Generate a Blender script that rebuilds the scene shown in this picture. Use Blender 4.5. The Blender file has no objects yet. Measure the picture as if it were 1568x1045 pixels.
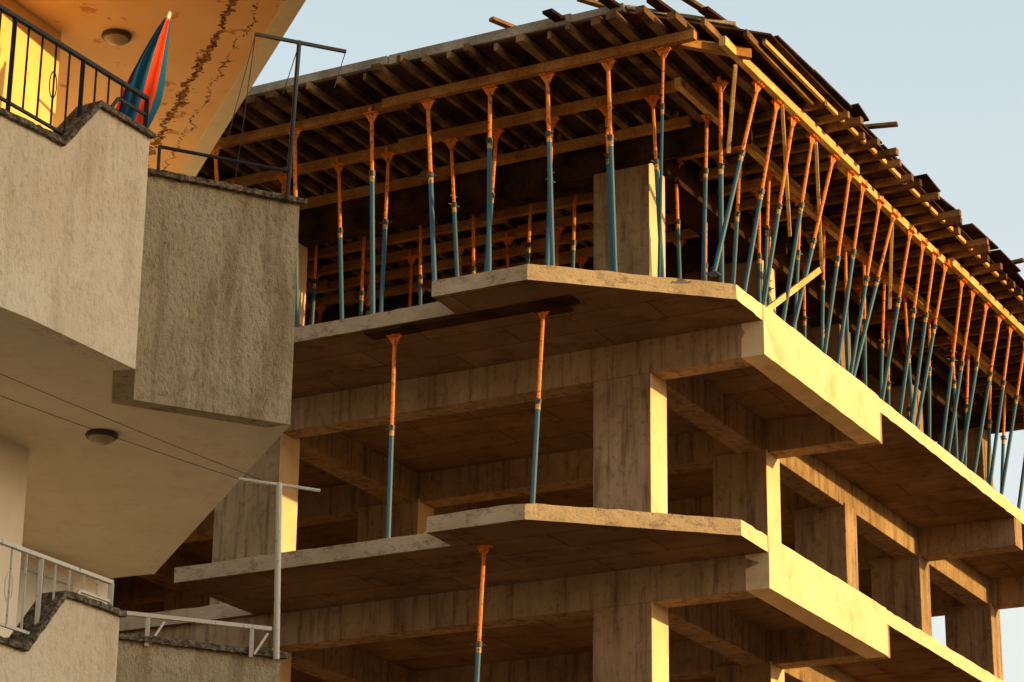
import bpy, math, random
from mathutils import Matrix, Vector
random.seed(7)
CAMZ=1.6
Z4=11.67+CAMZ
FRAME=Matrix.Translation((3.14,31.53,Z4))@Matrix.Rotation(math.radians(-28.5),4,'Z')
SUN_AZ=112.0; SUN_EL=7.0

# ---------------------------------------------------------------- materials
def newmat(name,matte=True):
    m=bpy.data.materials.new(name); m.use_nodes=True
    nt=m.node_tree; b=nt.nodes['Principled BSDF']
    if matte:
        nt.nodes.remove(b); b=nt.nodes.new('ShaderNodeBsdfDiffuse')
        nt.links.new(b.outputs[0],nt.nodes['Material Output'].inputs['Surface'])
    else: b.inputs['Specular IOR Level'].default_value=0.3
    return m,nt,b
def setc(nt,b,c,rough=.5):
    nt.links.new(c,b.inputs[0])
    if b.bl_idname!='ShaderNodeBsdfDiffuse': b.inputs['Roughness'].default_value=rough
def N(nt,t,**k):
    n=nt.nodes.new(t)
    for a,v in k.items(): setattr(n,a,v)
    return n
def noise(nt,co,scale,detail=3,rough=.6,mp=None):
    if mp:
        q=N(nt,'ShaderNodeMapping'); q.inputs['Scale'].default_value=mp
        nt.links.new(co,q.inputs['Vector']); co=q.outputs[0]
    n=N(nt,'ShaderNodeTexNoise'); n.inputs['Scale'].default_value=scale
    n.inputs['Detail'].default_value=detail; n.inputs['Roughness'].default_value=rough
    nt.links.new(co,n.inputs['Vector']); return n.outputs['Fac']
def ramp(nt,fac,stops):
    r=N(nt,'ShaderNodeValToRGB'); e=r.color_ramp.elements
    while len(e)<len(stops): e.new(.5)
    for i,(p,c) in enumerate(stops):
        e[i].position=p; e[i].color=(*c,1) if len(c)==3 else c
    nt.links.new(fac,r.inputs[0]); return r.outputs[0]
def mix(nt,a,b,fac,mode='MIX'):
    m=N(nt,'ShaderNodeMix',data_type='RGBA',blend_type=mode)
    for s,v in ((0,fac),(6,a),(7,b)):
        if isinstance(v,bpy.types.NodeSocket): nt.links.new(v,m.inputs[s])
        else: m.inputs[s].default_value=v if s==0 else (*v,1)
    return m.outputs[2]
def bump(nt,b,h,strength,dist=.02,prev=None):
    n=N(nt,'ShaderNodeBump'); n.inputs['Strength'].default_value=strength; n.inputs['Distance'].default_value=dist
    nt.links.new(h,n.inputs['Height'])
    if prev: nt.links.new(prev,n.inputs['Normal'])
    nt.links.new(n.outputs[0],b.inputs['Normal']); return n.outputs[0]
def coord(nt): return N(nt,'ShaderNodeTexCoord').outputs['Object']

def concrete(name,dark,light,kind):
    m,nt,b=newmat(name); co=coord(nt)
    big=noise(nt,co,.9,3,.65); c=ramp(nt,big,[(.3,dark),(.68,light)])
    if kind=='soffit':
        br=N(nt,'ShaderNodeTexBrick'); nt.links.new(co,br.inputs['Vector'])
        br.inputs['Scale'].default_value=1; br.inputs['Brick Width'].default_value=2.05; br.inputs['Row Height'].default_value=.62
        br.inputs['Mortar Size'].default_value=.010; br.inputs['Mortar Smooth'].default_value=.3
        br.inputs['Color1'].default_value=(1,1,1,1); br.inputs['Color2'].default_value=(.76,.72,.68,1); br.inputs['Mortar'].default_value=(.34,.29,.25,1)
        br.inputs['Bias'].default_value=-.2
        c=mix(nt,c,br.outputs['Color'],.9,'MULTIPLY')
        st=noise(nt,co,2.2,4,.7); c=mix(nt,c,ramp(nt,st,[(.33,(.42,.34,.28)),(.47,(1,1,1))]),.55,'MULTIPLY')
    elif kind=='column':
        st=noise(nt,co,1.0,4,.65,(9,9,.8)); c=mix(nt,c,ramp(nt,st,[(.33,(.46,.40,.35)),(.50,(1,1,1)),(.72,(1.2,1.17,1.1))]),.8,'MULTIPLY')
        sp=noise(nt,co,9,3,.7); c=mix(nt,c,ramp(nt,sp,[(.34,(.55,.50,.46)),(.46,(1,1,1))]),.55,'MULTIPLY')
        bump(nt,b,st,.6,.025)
    elif kind=='edge':
        st=noise(nt,co,5,4,.8,(1,1,1.6)); c=mix(nt,c,ramp(nt,st,[(.36,(.42,.36,.32)),(.48,(1,1,1))]),.65,'MULTIPLY')
        bump(nt,b,st,.8,.03)
    else:
        st=noise(nt,co,2.5,4,.7,(1,1,.8)); c=mix(nt,c,ramp(nt,st,[(.3,(.62,.52,.42)),(.47,(1,1,1))]),.55,'MULTIPLY')
        sp=noise(nt,co,16,2,.6); bump(nt,b,sp,.35,.014)
    setc(nt,b,c); return m
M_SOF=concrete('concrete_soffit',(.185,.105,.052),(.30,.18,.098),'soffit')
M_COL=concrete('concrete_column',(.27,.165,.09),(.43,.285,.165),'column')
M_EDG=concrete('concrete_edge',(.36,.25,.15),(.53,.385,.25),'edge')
M_LIT=concrete('concrete_sunlit_tone',(.72,.51,.29),(.86,.64,.38),'fair')  # sunlight put into the colour: lighter concrete for sun-facing sides

def timber(name,dark,light):
    m,nt,b=newmat(name); co=coord(nt)
    n1=noise(nt,co,2.3,2,.5); c=ramp(nt,n1,[(.35,dark),(.65,light)])
    g=noise(nt,co,30,2,.7); c=mix(nt,c,ramp(nt,g,[(.3,(.5,.45,.4)),(.6,(1,1,1))]),.7,'MULTIPLY')
    setc(nt,b,c); return m
M_STR=timber('timber_stringer',(.36,.135,.038),(.56,.27,.085))
M_LED=timber('timber_ledger_fresh',(.72,.40,.13),(.90,.58,.23))
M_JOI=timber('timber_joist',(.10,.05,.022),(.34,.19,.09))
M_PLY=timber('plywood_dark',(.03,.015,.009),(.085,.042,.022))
M_BRD=timber('form_board',(.26,.20,.14),(.44,.36,.27))

def paint(name,col,rough=.45,wear=(.12,.07,.05),amt=.42,scale=22):
    m,nt,b=newmat(name,False); co=coord(nt)
    n1=noise(nt,co,scale,2,.75); f=ramp(nt,n1,[(amt-.06,(0,0,0)),(amt,(1,1,1))])
    c=mix(nt,wear,col,f); setc(nt,b,c,rough)
    return m
M_ORG=paint('prop_orange_paint',(.85,.22,.015),.55,(.25,.08,.02),.44)
M_BLU=paint('prop_blue_paint',(.02,.10,.17),.5,(.08,.065,.05),.44)
M_BND=paint('prop_yellow_band',(.50,.28,.05),.5,(.1,.07,.04),.48)
M_DRK=paint('prop_dark_steel',(.05,.035,.03))
M_BLK=paint('black_iron_paint',(.02,.02,.025),.5,(.10,.05,.03),.36,40)
M_WHT=paint('white_iron_paint',(.75,.68,.56),.45,(.25,.14,.08),.36,30)

def stucco(name,dark,light,streak=.5,bs=.7):
    m,nt,b=newmat(name); co=coord(nt)
    c=ramp(nt,noise(nt,co,1.3,3,.6),[(.32,dark),(.66,light)])
    s=noise(nt,co,1,4,.65,(6,6,.8)); c=mix(nt,c,ramp(nt,s,[(.36,(.66,.60,.52)),(.50,(1,1,1))]),streak,'MULTIPLY')
    if bs>.2:
        g=noise(nt,co,1,4,.8,(24,24,15)); c=mix(nt,c,ramp(nt,g,[(.36,(.66,.60,.52)),(.48,(1,1,1))]),min(1,bs)*.8,'MULTIPLY')
        bump(nt,b,g,bs,.04)
    setc(nt,b,c); return m
M_STU=stucco('cream_stucco',(.84,.67,.46),(.95,.81,.61),.4,.6)
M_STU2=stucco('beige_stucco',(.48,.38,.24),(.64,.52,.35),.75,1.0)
M_WAL=stucco('yellow_wall_paint',(.85,.55,.17),(.90,.62,.22),.1,.1)
M_WAL2=stucco('pale_wall_paint',(.88,.76,.61),(.93,.83,.69),.1,.1)
M_SFT=stucco('balcony_soffit_paint',(.76,.64,.44),(.84,.72,.52),.2,.1)
M_BLO=stucco('sun_blocker_render',(.5,.36,.22),(.6,.45,.28),.3,.1)
M_BLO2=stucco('sky_blocker_render',(.20,.13,.075),(.28,.19,.11),.3,.1)

# old painted soffit, flaking along a band parallel to its outer edge
m,nt,b=newmat('peeling_soffit_paint'); co=coord(nt)
base=ramp(nt,noise(nt,co,1.1,3,.6),[(.3,(.88,.50,.23)),(.7,(.95,.61,.32))])  # orange base stands in for sunlight bounced up onto the soffit
sx=N(nt,'ShaderNodeSeparateXYZ'); nt.links.new(co,sx.inputs[0])
ex=N(nt,'ShaderNodeMath',operation='MULTIPLY_ADD'); nt.links.new(sx.outputs[1],ex.inputs[0]); ex.inputs[1].default_value=.35
nt.links.new(sx.outputs[0],ex.inputs[2])
wob=N(nt,'ShaderNodeMath',operation='MULTIPLY_ADD'); nt.links.new(noise(nt,co,3.2,4,.85),wob.inputs[0]); wob.inputs[1].default_value=.34; nt.links.new(ex.outputs[0],wob.inputs[2])
mr=N(nt,'ShaderNodeMapRange'); mr.inputs['From Min'].default_value=4.0; mr.inputs['From Max'].default_value=4.7
nt.links.new(wob.outputs[0],mr.inputs['Value'])
band=ramp(nt,mr.outputs[0],[(.23,(0,0,0)),(.27,(1,1,1)),(.30,(1,1,1)),(.36,(0,0,0)),(.52,(0,0,0)),(.56,(.55,.55,.55)),(.60,(0,0,0))])
fl=ramp(nt,noise(nt,co,1,4,.85,(9,4.,4)),[(.38,(.35,.35,.35)),(.48,(1,1,1))])
msk=ramp(nt,mix(nt,band,fl,1.0,'MULTIPLY'),[(.32,(0,0,0)),(.42,(1,1,1))])
c=mix(nt,base,ramp(nt,noise(nt,co,22,3,.8),[(.40,(.09,.035,.012)),(.60,(.48,.24,.10))]),msk)
pat=ramp(nt,noise(nt,co,5.5,4,.7),[(.62,(1,1,1)),(.65,(.70,.55,.42))]); c=mix(nt,c,pat,1.0,'MULTIPLY'); setc(nt,b,c)
bump(nt,b,msk,-.9,.03)
M_PEEL=m

def lichen(name):
    m,nt,b=newmat(name); co=coord(nt)
    g=noise(nt,co,28,4,.8)
    c=ramp(nt,g,[(.36,(.05,.038,.025)),(.5,(.17,.13,.09)),(.66,(.42,.34,.23))])
    setc(nt,b,c); bump(nt,b,g,1,.03); return m
M_COP=lichen('weathered_coping')
def plain(name,col,rough=.6,matte=True):
    m,nt,b=newmat(name,matte)
    c=mix(nt,tuple(a*.75 for a in col),col,noise(nt,coord(nt),8,2,.6)); setc(nt,b,c,rough); return m
M_RED=plain('umbrella_red',(.80,.07,.02)); M_TEA=plain('umbrella_blue',(.02,.13,.24)); M_NAV=plain('umbrella_navy',(.02,.05,.13))
M_GLS=plain('lamp_glass',(.45,.34,.2),.25,False); M_RIM=plain('lamp_rim',(.07,.045,.03),.4,False)
M_WIN=plain('window_glass',(.25,.27,.28),.1,False); M_FRM=plain('window_frame',(.8,.78,.74),.4); M_CUR=plain('window_curtain',(.80,.80,.72),.6)
M_GND=plain('dusty_ground',(.26,.17,.095),.95)
M_WIR=plain('cable_rubber',(.03,.03,.03),.6)

# ---------------------------------------------------------------- mesh builder
class MB:
    def __init__(s): s.v=[];s.f=[];s.m=[]
    def add(s,vs,fs,mi=0):
        o=len(s.v); s.v+= [tuple(v) for v in vs]; s.f+=[tuple(i+o for i in f) for f in fs]; s.m+=[mi]*len(fs)
    def box(s,a,b,mi=0,mx=None):
        x0,y0,z0=a;x1,y1,z1=b
        s.add([(x0,y0,z0),(x1,y0,z0),(x1,y1,z0),(x0,y1,z0),(x0,y0,z1),(x1,y0,z1),(x1,y1,z1),(x0,y1,z1)],
              [(3,2,1,0),(4,5,6,7),(0,1,5,4),(1,2,6,5),(2,3,7,6),(3,0,4,7)],mi)
        if mx is not None: s.m[-3]=mx
    def bar(s,p,q,w,h,mi=0,up=(0,0,1)):
        p=Vector(p);q=Vector(q);d=(q-p).normalized();up=Vector(up)
        sd=d.cross(up)
        if sd.length<1e-4: sd=d.cross(Vector((0,1,0)))
        sd.normalize();u=sd.cross(d)
        a=sd*w/2;c=u*h/2
        s.add([p-a-c,p+a-c,p+a+c,p-a+c,q-a-c,q+a-c,q+a+c,q-a+c],[(0,1,2,3),(7,6,5,4),(0,4,5,1),(1,5,6,2),(2,6,7,3),(3,7,4,0)],mi)
    def tube(s,p,q,r,n=8,mi=0,r2=None):
        p=Vector(p);q=Vector(q);d=(q-p).normalized();r2=r if r2 is None else r2
        a=d.orthogonal().normalized();c=d.cross(a)
        vs=[];fs=[]
        for k,(o,rr) in enumerate(((p,r),(q,r2))):
            for i in range(n):
                t=2*math.pi*i/n; vs.append(o+a*math.cos(t)*rr+c*math.sin(t)*rr)
        for i in range(n): fs.append((i,(i+1)%n,n+(i+1)%n,n+i))
        fs.append(tuple(range(n))[::-1]); fs.append(tuple(range(n,2*n)))
        s.add(vs,fs,mi)
    def prism(s,pts,z0,z1,ms=(0,0,0),step=.3,jit=.0,zj=0.,xface=None):
        P=[];E=[]
        n=len(pts)
        for i in range(n):
            a=Vector(pts[i]);b=Vector(pts[(i+1)%n]);L=(b-a).length;k=max(1,int(L/step)) if jit else 1
            for j in range(k): P.append(a.lerp(b,j/k)); E.append(i)
        def J(): return random.gauss(0,jit) if jit else 0
        n=len(P)
        nl=3 if jit else 2
        vs=[]
        for l in range(nl):
            z=z0+(z1-z0)*l/(nl-1)
            for p in P: vs.append((p.x+J(),p.y+J(),z+(random.gauss(0,zj) if (zj and l==nl-1) else 0)))
        o=len(s.v)
        s.v+=vs
        for l in range(nl-1):
            for i in range(n):
                j=(i+1)%n; s.f.append((o+l*n+i,o+l*n+j,o+(l+1)*n+j,o+(l+1)*n+i)); s.m.append(xface[1] if xface and E[i]==xface[0] else ms[0])
        s.f.append(tuple(o+i for i in range(n))[::-1]); s.m.append(ms[1])
        s.f.append(tuple(o+(nl-1)*n+i for i in range(n))); s.m.append(ms[2])
    def obj(s,name,mats,mw=None,parent=None,bevel=0,smooth=False):
        me=bpy.data.meshes.new(name); me.from_pydata(s.v,[],s.f)
        for m in mats: me.materials.append(m)
        for p,i in zip(me.polygons,s.m): p.material_index=i; p.use_smooth=smooth
        o=bpy.data.objects.new(name,me); bpy.context.collection.objects.link(o)
        if parent: o.parent=parent
        elif mw is not None: o.matrix_world=mw
        if bevel:
            b=o.modifiers.new('bevel','BEVEL'); b.width=bevel; b.segments=1; b.limit_method='ANGLE'
        return o
def empty(name,mw=Matrix()):
    o=bpy.data.objects.new(name,None); bpy.context.collection.objects.link(o); o.matrix_world=mw; return o
R=random.uniform

# ---------------------------------------------------------------- unfinished concrete building
cb=empty('unfinished_concrete_building',FRAME)
YE=14.2
OUT=[(-15,-.1),(-7.4,-.1),(-7.4,-1.93),(-3.33,-1.93),(-3.31,-2.57),(-1.98,-2.57),(0,-.82),(0,YE),(-15,YE)]
LEV=[0,-3,-6,-9]
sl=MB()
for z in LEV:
    sl.prism(OUT,z,z+.2,(0,1,0),.16,.004,.005,xface=(6,2))  # sun-side slab edge takes the sunlit-toned concrete
sl.obj('floor_slabs',[M_EDG,M_SOF,M_LIT],parent=cb)
bm=MB(); 
XC=[(-2.39,-1.57),(-8.2,-7.15),(-13.8,-13.0)]
YC=[(.02,.5),(3.75,4.22),(6.7,7.15),(9.85,10.3),(13.3,13.78)]
for z in LEV:
    b0=z-.45;b1=z+.02
    bm.box((-15,0,b0),(-.012,.36,b1))
    for y0,y1 in ((3.8,4.15),(9.9,10.25),(13.35,13.7)): bm.box((-15,y0,b0+.003),(-.012,y1,b1))
    bm.box((-15,6.75,b0+.004),(-1.7,7.05,b1))
    for x0,x1 in ((-1.97,-1.6),(-7.6,-7.2),(-13.5,-13.1)): bm.box((x0,.2,b0+.006),(x1,13.6,b1-.01))
bm.obj('beams',[M_COL,M_LIT],parent=cb,bevel=.006)
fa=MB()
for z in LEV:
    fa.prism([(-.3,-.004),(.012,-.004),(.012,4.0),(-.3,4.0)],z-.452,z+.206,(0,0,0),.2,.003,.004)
fa.obj('edge_beam',[M_LIT],parent=cb)
cl=MB()
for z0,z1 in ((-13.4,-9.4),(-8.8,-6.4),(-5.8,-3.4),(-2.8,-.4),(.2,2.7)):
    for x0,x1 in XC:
        for k,(y0,y1) in enumerate(YC): cl.box((x0,y0,z0-.01),(x1,y1,z1),0,1 if k<2 else 0)  # sun-facing sides of the first rows coloured lighter, as if lit
cl.obj('columns',[M_COL,M_LIT],parent=cb,bevel=.008)
st=MB()
st.box((-4.7,-1.88,-.035),(-1.75,-1.62,-.004)); st.box((-2.35,-1.78,-.07),(-1.9,-1.5,-.036))
st.obj('joint_boards',[M_PLY],parent=cb)
bw=MB()
for z in [-12.4+3]+LEV[1:]: bw.box((-13,13.8,z+.2),(-3.1,14.0,z+2.55)); bw.box((-14.98,.4,z+.2),(-14.8,13.9,z+2.98))  # back walls added to darken the interior; end walls close off sky
bw.box((-14.98,.4,.2),(-14.8,13.9,2.7))
bw.obj('added_closing_wall',[M_COL],parent=cb)

# ---------------------------------------------------------------- roof formwork
rf=empty('roof_formwork',FRAME)
ZS0,ZS1,ZJ1=2.74,2.87,2.97
YR=14.6
DECK=[(-15,-3.05),(-.35,-3.07),(.92,-1.75),(.85,YR),(-15,YR)]
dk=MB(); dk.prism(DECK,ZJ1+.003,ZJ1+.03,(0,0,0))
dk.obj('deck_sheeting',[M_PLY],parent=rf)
fb=MB()
x=-15
while x<-.6:
    L=R(2.2,3.4); x2=min(x+L,-.4)
    fb.box((x,-3.12+R(-.02,.02),ZJ1+.032),(x2-.01,-2.6+R(-.1,.1),ZJ1+.15+R(-.02,.02))); x=x2
fb.bar((-.45,-3.02,ZJ1+.09),(.55,-2.05,ZJ1+.07),.2,.05)
fb.obj('edge_form_boards',[M_BRD],parent=rf,bevel=.004)
def outline_y(x): return -3.07 if x<-.35 else -3.07+(x+.35)*1.04
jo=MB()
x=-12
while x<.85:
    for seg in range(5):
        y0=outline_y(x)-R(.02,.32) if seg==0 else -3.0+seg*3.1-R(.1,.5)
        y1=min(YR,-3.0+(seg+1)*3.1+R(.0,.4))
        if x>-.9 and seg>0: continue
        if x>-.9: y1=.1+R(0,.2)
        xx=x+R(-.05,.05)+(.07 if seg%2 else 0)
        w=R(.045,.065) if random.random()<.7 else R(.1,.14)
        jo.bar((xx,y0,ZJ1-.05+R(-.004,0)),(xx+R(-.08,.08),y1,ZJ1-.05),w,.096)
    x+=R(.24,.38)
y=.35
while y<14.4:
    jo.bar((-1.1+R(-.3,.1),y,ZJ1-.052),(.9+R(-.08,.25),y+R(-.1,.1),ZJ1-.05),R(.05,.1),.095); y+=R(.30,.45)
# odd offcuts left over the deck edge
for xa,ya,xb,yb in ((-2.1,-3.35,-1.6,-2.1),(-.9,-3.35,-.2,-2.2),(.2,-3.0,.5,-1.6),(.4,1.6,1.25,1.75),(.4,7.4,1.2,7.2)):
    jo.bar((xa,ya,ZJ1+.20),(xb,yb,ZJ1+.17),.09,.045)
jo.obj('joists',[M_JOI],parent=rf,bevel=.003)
sh=MB(); y=-1.6
while y<13.5:
    L=R(.5,1.3); d=R(.88,1.10); t=R(0,.045)
    sh.prism([(.3,y),(d,y+R(-.05,.05)),(d+R(-.06,.06),y+L-.03),(.3,y+L-.03)],ZJ1+.034+t,ZJ1+.06+t); y+=L
for x,yy in ((-1.3,-3.1),(-.55,-3.1),(-.05,-2.8),(.4,-2.3)):
    sh.bar((x,yy-.3,ZJ1+.10),(x+.15,yy+1.3,ZJ1+.13),.14,.04)
sh.obj('loose_sheets',[M_PLY],parent=rf)
sr=MB()
def srow(p,q):
    p=Vector(p);q=Vector(q);L=(q-p).length;n=max(1,int(L/3.6))
    d=(q-p).normalized(); sd=Vector((-d.y,d.x,0))
    for i in range(n):
        a=p.lerp(q,i/n)-d*.2;b=p.lerp(q,(i+1)/n)+d*.15; o=sd*(.05 if i%2 else -.05)
        sr.bar(a+o+Vector((0,0,R(-.01,0))),b+o,.09,.125)
zc=(ZS0+ZS1)/2
ROWS=(-1.25,.75,2.1,3.3,4.9,6.2,7.8,9.2)
srow((-12,-2.45,zc),(.1,-2.45,zc))
for yy in ROWS: srow((-12,yy,zc),(-.6,yy,zc))
for yy in (-.2,1.5,2.7): srow((-12,yy,zc+.002),(-1.0,yy,zc+.002))
sr.bar((.0,-2.4,zc),(.62,-1.7,zc),.09,.125)
sr.obj('stringers',[M_STR],parent=rf,bevel=.004)
s2=MB(); sr=s2
srow((.42,-2.0,zc),(.42,14.3,zc)); srow((-.55,-1.2,zc),(-.55,14.3,zc))
for i in range(5): s2.bar((.80+R(-.02,.02),-1.7+i*3.2,ZJ1+.01),(.80+R(-.02,.02),1.55+i*3.2,ZJ1+.02),.05,.14)
for a,b in (((-.1,.25,.2),(.1,1.7,1.25)),((-.1,2.3,1.5),(.42,.9,2.7)),((-.1,1.2,1.6),(.45,-.3,2.75)),((0,-1.0,1.9),(.42,-1.7,2.7)),((0,4.6,1.7),(.42,3.7,2.7))):
    s2.bar(a,b,.045,.08)
s2.obj('side_stringers_and_braces',[M_LED],parent=rf,bevel=.004)
s3=MB(); s3.bar((-5.75,-1.7,.25),(-6.8,-1.5,1.3),.045,.09); s3.obj('front_brace',[M_STR],parent=rf)
bf=MB()
bf.box((-9,-.02,2.45),(-.1,.02,2.86)); bf.box((-9,.4,2.45),(-2.4,.44,2.86)); bf.box((-9,.0,2.42),(-2.4,.44,2.45))
bf.box((-9,3.75,2.45),(-1.2,3.79,2.86)); bf.box((-1.52,.4,2.45),(-1.48,12,2.86)); bf.box((-2.0,.5,2.42),(-1.48,12,2.45))
bf.obj('beam_form_panels',[M_PLY],parent=rf)

# ---------------------------------------------------------------- steel props
def prop(base,top,along='x',r=.03,frac=None,mw=FRAME,name='steel_prop'):
    b=Vector(base);t=Vector(top); L=(t-b).length; d=(t-b).normalized()
    fr=frac or R(.58,.72); o=b
    B=lambda s:b+d*s-o
    m=MB(); J=L*fr
    m.box((-.07,-.07,0),(.07,.07,.012),1)
    m.tube(B(0.01),B(J-.09),r,8,1)
    m.tube(B(J-.09),B(J-.02),r*1.05,8,2)
    m.tube(B(J-.02),B(J+.05),r*1.35,8,3)
    m.tube(B(J),B(L-.02),r*.8,8,0)
    h=Vector((1,0,0)) if along=='x' else Vector((0,1,0))
    s=h.cross(Vector((0,0,1)))
    ang=R(0,6.28); hv=Vector((math.cos(ang),math.sin(ang),0))
    m.bar(B(J+.015)-hv*.09,B(J+.015)+hv*.09,.012,.012,3)
    m.bar(B(J+.14)-hv*.06,B(J+.14)+hv*.06,.01,.01,3)
    T=B(L)
    hw=.095
    c=[T+h*hw+s*.05,T-h*hw+s*.05,T-h*hw-s*.05,T+h*hw-s*.05]
    m.add([v-Vector((0,0,.012)) for v in c]+c,[(0,1,2,3),(7,6,5,4),(0,4,5,1),(1,5,6,2),(2,6,7,3),(3,7,4,0)],0)
    for sg in (1,-1):
        p0=B(L-.13);
        q=[p0+h*sg*r*.7,T+h*sg*hw-Vector((0,0,.012)),T+h*sg*r*.7-Vector((0,0,.012))]
        m.add([v+s*.006 for v in q]+[v-s*.006 for v in q],[(0,1,2),(5,4,3),(0,3,4,1),(1,4,5,2),(2,5,3,0)],0)
        m.bar(T+s*sg*.053-Vector((0,0,.01)),T+s*sg*.053+Vector((0,0,.07)),.05,.006,0,up=s)
    return m.obj(name,[M_ORG,M_BLU,M_BND,M_DRK],mw=mw@Matrix.Translation(o))
ZB=.2; ZT=ZS0-.006
front=[((-7.0,-1.6),(-6.75,-2.45)),((-5.8,-1.75),(-5.5,-2.45)),((-4.62,-1.8),(-4.33,-2.45)),((-3.45,-2.25),(-3.5,-2.45)),((-2.6,-2.4),(-2.6,-2.45)),
       ((-1.8,-2.25),(-1.79,-2.45)),((-1.2,-1.75),(-.95,-2.45)),((-.25,-.7),(.02,-1.25))]
for a,b in front: prop((*a,ZB),(*b,ZT),r=.033)
prop((-.8,-1.35,ZB),(-.2,-2.45,ZT),r=.022,frac=.75)
for yy in ROWS:
    x=-8.8+R(0,.4)
    while x<-.75:
        ok=True
        if -2.5<x<-1.45 and any(y0-.1<yy<y1+.1 for y0,y1 in YC): ok=False
        if ok: prop((x+R(-.12,.12),yy+R(-.12,.12),ZB),(x,yy,ZT),r=.03)
        x+=R(.6,1.0)
y=-1.0; i=0
while y<13.8:
    dy=.12+R(-.1,.1) if i%4 else R(-.55,.0)
    prop((-.10+R(-.05,.03),y+dy,ZB),(.42,y,ZT),'y',frac=R(.52,.66),r=.031); y+=R(.46,.74); i+=1
y=-.4
while y<13.6:
    prop((-.68+R(-.1,.16),y+R(-.1,.15),ZB),(-.55,y,ZT),'y'); y+=R(.7,1.1)
for bx,tx,z in (((-2.27,-1.85),(-2.24,-1.65),-3),((-4.42,-1.6),(-4.37,-1.66),-3),((-2.95,-2.0),(-2.97,-1.75),-6)):
    prop((bx[0],bx[1],z+.2),(tx[0],tx[1],z+2.96 if z==-3 else z+2.995),r=.032,frac=.55)

# ---------------------------------------------------------------- finished apartment building
ab=empty('apartment_building',Matrix.Translation((0,0,CAMZ)))
zs=5.56; H=3.2
A=[(-4.6,12.75),(-2.90,15.14),(-2.38,16.05),(-2.47,16.66),(-1.48,17.15),(-2.88,21.13),(-3.27,21.30)]
WALL=[(-4.9,14.6),(-3.34,17.80),(-4.0,18.15),(-4.0,20.1),(-3.27,21.30),(-6,25),(-14,25),(-14,14.6)]
def off(pts,d):
    o=[]
    for i,p in enumerate(pts):
        p=Vector(p); ns=[]
        for a,b in ((i-1,i),(i,i+1)):
            if 0<=a and b<len(pts):
                e=(Vector(pts[b])-Vector(pts[a])).normalized(); ns.append(Vector((-e.y,e.x)))
        n=sum(ns,Vector((0,0))); n.normalize(); k=d/max(.5,n.dot(ns[0])); o.append(p+n*k)
    return o
wl=MB(); wl.prism(WALL,-CAMZ,zs+H+3,(0,0,0)); wl.obj('walls',[M_WAL2],parent=ab)
wy=MB()
d=(Vector((-3.34,17.80))-Vector((-4.9,14.6)))
n=Vector((d.y,-d.x)).normalized()*.005
wy.prism([Vector((-4.9,14.6))+n,Vector((-3.34,17.80))+n,Vector((-3.34,17.8))-n*4,Vector((-4.9,14.6))-n*4],zs+.2,zs+H-.002)
wy.obj('painted_wall_panel',[M_WAL],parent=ab)
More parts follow.
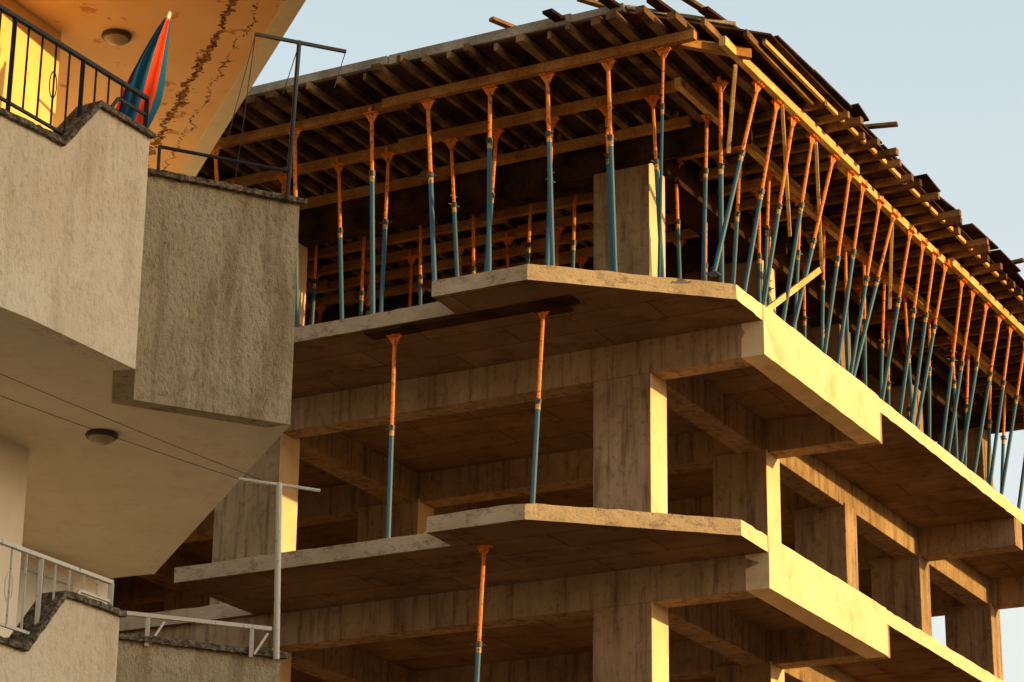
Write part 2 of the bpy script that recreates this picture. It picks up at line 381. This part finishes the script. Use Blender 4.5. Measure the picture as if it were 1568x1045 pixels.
for k,z in ((-1,zs-H),(0,zs),(1,zs+H)):
    s=MB(); s.prism(off(A,.012)+[Vector((-4.05,20.0)),Vector((-4.05,18.1)),Vector((-3.4,17.75)),Vector((-5,14.5))],z+.001,z+.2,(0,1,0))
    s.obj('balcony_slab',[M_STU,M_PEEL if k==1 else M_SFT],parent=ab)
    low,hi=z+1.2,z+1.6
    T=.14
    o1=[Vector(p) for p in A]; i1=off(A,T)
    dv=(o1[2]-o1[1]); L=dv.length; dn=dv/L
    nI=Vector((-dn.y,dn.x))
    ha=o1[1]+dn*.18; hb=o1[1]+dn*.50
    def wallseg(name,p,q,pi,qi,zt0,zt1,mat):
        m=MB(); zb=z-.002
        vs=[(p.x,p.y,zb),(q.x,q.y,zb),(qi.x,qi.y,zb),(pi.x,pi.y,zb),(p.x,p.y,zt0),(q.x,q.y,zt1),(qi.x,qi.y,zt1),(pi.x,pi.y,zt0)]
        m.add(vs,[(3,2,1,0),(4,5,6,7),(0,1,5,4),(1,2,6,5),(2,3,7,6),(3,0,4,7)],0)
        m.obj(name,[mat],parent=ab)
    def coping(p,q,pi,qi,z0,z1,ext0=0,ext1=0,ov=.035,t=.035):
        e=(q-p).normalized(); nn=Vector((e.y,-e.x))
        k=max(2,int((q-p).length/.03)); m=MB(); rows=[]
        p=p-e*ext0;pi=pi-e*ext0;q=q+e*ext1;qi=qi+e*ext1
        for i in range(k+1):
            f=i/k; a=p.lerp(q,f)+nn*(ov+random.gauss(0,.003)); c=pi.lerp(qi,f)-nn*ov; zz=z0+(z1-z0)*f
            rows.append([(a.x,a.y,zz-.006+random.gauss(0,.002)),(c.x,c.y,zz-.004),(c.x,c.y,zz+t),(a.x-nn.x*.01,a.y-nn.y*.01,zz+t+random.gauss(0,.003))])
        vs=[v for r in rows for v in r]; fs=[]
        for i in range(k):
            for j in range(4): fs.append((i*4+j,i*4+(j+1)%4,(i+1)*4+(j+1)%4,(i+1)*4+j))
        fs+= [(0,1,2,3)[::-1],tuple(k*4+j for j in range(4))]
        m.add(vs,fs); m.obj('coping',[M_COP],parent=ab)
    hai=ha+nI*T; hbi=hb+nI*T
    wallseg('parapet_low',o1[0],o1[1],i1[0],i1[1],low,low,M_STU)
    wallseg('parapet_low',o1[1],ha,i1[1],hai,low,low,M_STU)
    wallseg('parapet_ramp',ha,hb,hai,hbi,low,hi,M_STU)
    wallseg('parapet_raised',hb,o1[2],hbi,i1[2],hi,hi,M_STU)
    wallseg('parapet_return',o1[2],o1[3],i1[2],i1[3],hi-.003,hi-.003,M_STU2)
    wallseg('parapet_corner',o1[3],o1[4],i1[3],i1[4],hi,hi,M_STU2)
    wallseg('parapet_side',o1[4],o1[5],i1[4],i1[5],z+.25,z+.25,M_SFT)
    coping(o1[0],o1[1],i1[0],i1[1],low,low); coping(o1[1],ha,i1[1],hai,low,low)
    coping(ha,hb,hai,hbi,low,hi); coping(hb,o1[2],hbi,i1[2],hi,hi,ext1=.03)
    coping(o1[3],o1[4],i1[3],i1[4],hi,hi,ext1=.04,ov=.045)
def ceiling_lamp(x,y,z):
    m=MB(); n=24
    prof=[(.105,0),(.112,-.02),(.10,-.035),(.088,-.035),(.075,-.055),(.045,-.072),(.0,-.078)]
    vs=[];fs=[];mi=[]
    for r,h in prof:
        for i in range(n): vs.append((max(r,.001)*math.cos(2*math.pi*i/n),max(r,.001)*math.sin(2*math.pi*i/n),h))
    for j in range(len(prof)-1):
        m2=0 if j<3 else 1
        for i in range(n): fs.append(((j*n+i),(j+1)*n+i,(j+1)*n+(i+1)%n,j*n+(i+1)%n)); mi.append(m2)
    m.v=vs;m.f=fs;m.m=mi
    m.obj('ceiling_lamp',[M_RIM,M_GLS],mw=Matrix.Translation((x,y,z+CAMZ)),smooth=True)
ceiling_lamp(-2.78,17.40,zs); ceiling_lamp(-2.93,17.8,zs+H)
w=MB(); a=Vector((-3.27,21.30)); dd=(Vector((-4.0,20.1))-a).normalized(); nn=Vector((-dd.y,dd.x))
if nn.x<0: nn=-nn
def P3(s,o,z): q=a+dd*s+nn*o; return (q.x,q.y,z)
wz0,wz1=zs-H+.9,zs-.14
for s_ in (.48,.84,1.2): w.bar(P3(s_,.02,wz0),P3(s_,.02,wz1),.05,.06)
w.bar(P3(.45,.02,wz1),P3(1.23,.02,wz1),.055,.06);w.bar(P3(.45,.02,wz0),P3(1.23,.02,wz0),.055,.06)
w.bar(P3(.5,.008,(wz0+wz1)/2),P3(1.18,.008,(wz0+wz1)/2),.01,wz1-wz0-.05,1)
w.obj('window',[M_FRM,M_CUR],parent=ab)

# railings
def railing(name,mat,zl,ztop,p_end):
    m=MB(); e=Vector(p_end)
    d=Vector((.495,.869)).normalized()
    def Q(s,z): q=e-d*s; return (q.x,q.y,z)
    m.bar(Q(0,ztop),Q(3,ztop),.032,.024)
    m.bar(Q(.62,zl+.07),Q(3,zl+.07),.018,.018)
    m.bar(Q(.62,zl+.07),Q(.30,ztop-.12),.018,.018); m.bar(Q(.30,ztop-.12),Q(.0,ztop-.12),.018,.018)
    s=.0;i=0
    while s<3:
        if s>.62: zb=zl+.07
        elif s>.3: zb=zl+.07+(ztop-.12-zl-.07)*(.62-s)/.32
        else: zb=ztop-.12
        th=.026 if i%5==0 else .012
        m.bar(Q(s,(zl-.05 if (th==.026 and s>.6) else zb)),Q(s,ztop),th,th); s+=.135;i+=1
    for c in (.95,1.5):
        pr=None
        for k in range(15):
            t=k/14*2*math.pi; q=Q(c+.035*math.sin(t),(zl+ztop)/2+.03+.09*math.cos(t))
            if pr: m.tube(pr,q,.004,5)
            pr=q
    m.bar(Q(0,ztop),Q(0,ztop-.3),.03,.03)
    return m.obj(name,[mat],mw=Matrix.Translation((0,0,CAMZ)))
railing('iron_railing',M_BLK,zs+1.25,zs+1.9,(-2.42,16.10))
railing('white_railing',M_WHT,zs-H+1.25,zs-H+1.80,(-2.44,16.02))
T0=Matrix.Translation((0,0,CAMZ))
m=MB()
m.tube((-1.56,17.05,7.15),(-1.52,17.05,8.36),.016); m.bar((-1.825,16.95,8.361),(-1.196,17.15,8.33),.022,.022)
m.tube((-2.40,16.66,7.365),(-1.56,17.05,7.365),.013); m.tube((-2.40,16.66,7.18),(-2.40,16.66,7.37),.012)
for a,b in (((-1.82,16.95,8.36),(-1.98,16.95,7.55)),((-1.82,16.95,8.36),(-1.95,17.3,7.4)),((-1.20,17.15,8.33),(-1.27,17.15,8.05)),((-1.53,17.05,8.3),(-1.62,17.05,7.95))):
    m.tube(a,b,.0035,5)
m.obj('clothesline_post',[M_BLK],mw=T0)
m=MB()
m.tube((-1.50,17.05,3.93),(-1.53,17.05,5.12),.021,12); m.tube((-1.79,16.95,5.115),(-1.265,17.15,5.10),.012)
m.bar((-2.486,16.65,4.13),(-1.54,17.05,4.13),.03,.025)
for x,y in ((-2.3,16.73),(-1.66,17.0)):
    m.bar((x,y,3.93),(x,y,4.13),.025,.025); m.bar((x+.02,y,3.95),(x+.1,y+.04,4.10),.014,.014)
m.obj('clothesline_post',[M_WHT],mw=T0)
def wire(p,q,sag,r=.004):
    m=MB(); p=Vector(p);q=Vector(q);pr=None
    for i in range(21):
        t=i/20; c=p.lerp(q,t)-Vector((0,0,sag*4*t*(1-t)))
        if pr is not None: m.tube(pr,c,r,5)
        pr=c
    m.obj('overhead_cable',[M_WIR],mw=T0)
wire((-1.79,16.95,5.115),(-3.6,14.6,5.14),.02,.0022); wire((-1.62,17.02,5.12),(-3.6,14.6,5.30),.015,.0022)

# folded beach umbrella
m=MB(); tip=Vector((-2.40,16.75,8.42)); bot=Vector((-2.60,16.55,7.42)); foot=Vector((-2.80,16.40,5.80))
ax=(tip-bot).normalized(); ua=ax.orthogonal().normalized(); ub=ax.cross(ua)
n=40; prof=[(0,.018),(.08,.035),(.2,.055),(.35,.08),(.5,.10),(.65,.112),(.78,.108),(.9,.10),(1.0,.115)]
Lu=(tip-bot).length; vs=[];fs=[];mi=[]
for k,(t,r) in enumerate(prof):
    c=tip-ax*(Lu*t+.06)
    for i in range(n):
        th=2*math.pi*i/n; rr=r*(1+.22*math.cos(8*th+t*2)+.07*math.sin(3*th+k)); vs.append(c+ua*math.cos(th+.5*t)*rr+ub*math.sin(th+.5*t)*rr)
cols=[0,1,0,2,1,0,1,0]
for k in range(len(prof)-1):
    for i in range(n): fs.append((k*n+i,k*n+(i+1)%n,(k+1)*n+(i+1)%n,(k+1)*n+i)); mi.append(cols[(i*8//n)%8])
m.v=[tuple(v) for v in vs];m.f=fs;m.m=mi
m.tube(tip+ax*.0,tip-ax*.09,.014,10,3,.02); m.tube(bot+ax*.3,foot,.016,10,3)
m.obj('folded_beach_umbrella',[M_RED,M_TEA,M_NAV,M_WHT],mw=T0,smooth=True)

# ---------------------------------------------------------------- ground, and unseen blocks added to hold back light
g=MB(); g.box((-600,-600,-.5),(600,1500,0)); g.obj('ground',[M_GND])
def block(x0,y0,x1,y1,h,mat,wx=None,wy=None):
    nb=empty('light_blocker')
    m=MB(); m.box((x0,y0,0),(x1,y1,h)); m.obj('walls',[mat],parent=nb)
    m=MB()
    if wx is not None:
        y=y0+1.5
        while y<y1-2:
            z=1.2
            while z<h-2: m.box((wx-.03,y,z),(wx+.03,y+1.4,z+1.5)); z+=3.1
            y+=3.3
    if wy is not None:
        x=x0+1.5
        while x<x1-2:
            z=1.2
            while z<h-2: m.box((x,wy-.03,z),(x+1.4,wy+.03,z+1.5)); z+=3.1
            x+=3.3
    m.obj('windows',[M_WIN],parent=nb)
    m=MB(); m.box((x0-.3,y0-.3,h),(x1+.3,y1+.3,h+.3)); m.obj('roof_slab',[mat],parent=nb)
block(60,-45,76,0,17.3,M_BLO,wx=60)  # added out of view to keep the sun off the balcony
block(-50,-24,-16,-10,25,M_BLO2,wy=-10); block(-15,-26,3,-11,27,M_BLO2,wy=-11)  # added behind the camera to cut low skylight on the fronts

# ---------------------------------------------------------------- light, sky, camera
az,el=math.radians(SUN_AZ),math.radians(SUN_EL)
L=bpy.data.lights.new('sun','SUN'); L.energy=5; L.angle=math.radians(.5); L.color=(1,.71,.27)
so=bpy.data.objects.new('sun',L); bpy.context.collection.objects.link(so)
sd=Vector((math.sin(az)*math.cos(el),math.cos(az)*math.cos(el),math.sin(el)))
so.rotation_euler=(-sd).to_track_quat('-Z','Y').to_euler()
w=bpy.data.worlds.new('World'); bpy.context.scene.world=w; w.use_nodes=True; nt=w.node_tree
bg=nt.nodes['Background']; sk=nt.nodes.new('ShaderNodeTexSky'); sk.sky_type='NISHITA'; sk.sun_disc=False
sk.sun_elevation=el; sk.sun_rotation=az; sk.dust_density=2.0; sk.air_density=1.0; sk.ozone_density=1.0
# evening haze: bright and pale near the horizon, thinning towards the zenith
tc=nt.nodes.new('ShaderNodeTexCoord'); sp=nt.nodes.new('ShaderNodeSeparateXYZ'); nt.links.new(tc.outputs['Generated'],sp.inputs[0])
hz=ramp(nt,sp.outputs[2],[(0,(.74,.68,.56)),(.25,(.78,.76,.68)),(.46,(.59,.66,.65)),(.70,(.12,.16,.19))])
sc_=nt.nodes.new('ShaderNodeVectorMath'); sc_.operation='SCALE'; sc_.inputs['Scale'].default_value=5.4
nt.links.new(hz,sc_.inputs[0])
mx=nt.nodes.new('ShaderNodeMix'); mx.data_type='RGBA'; mx.blend_type='ADD'; mx.inputs[0].default_value=1
nt.links.new(sk.outputs[0],mx.inputs[6]); nt.links.new(sc_.outputs[0],mx.inputs[7])
nt.links.new(mx.outputs[2],bg.inputs[0]); bg.inputs[1].default_value=.15
c=bpy.data.cameras.new('camera'); c.sensor_width=36; c.lens=36*4112/1568; c.clip_end=3000; c.clip_start=.1
co=bpy.data.objects.new('camera',c); bpy.context.collection.objects.link(co)
co.matrix_world=Matrix.Translation((0,0,CAMZ))@Matrix.Rotation(math.radians(90+19.8),4,'X')@Matrix.Rotation(math.radians(.7),4,'Z')
sc=bpy.context.scene; sc.camera=co
sc.view_settings.view_transform='Standard'; sc.view_settings.look='None'; sc.view_settings.exposure=0
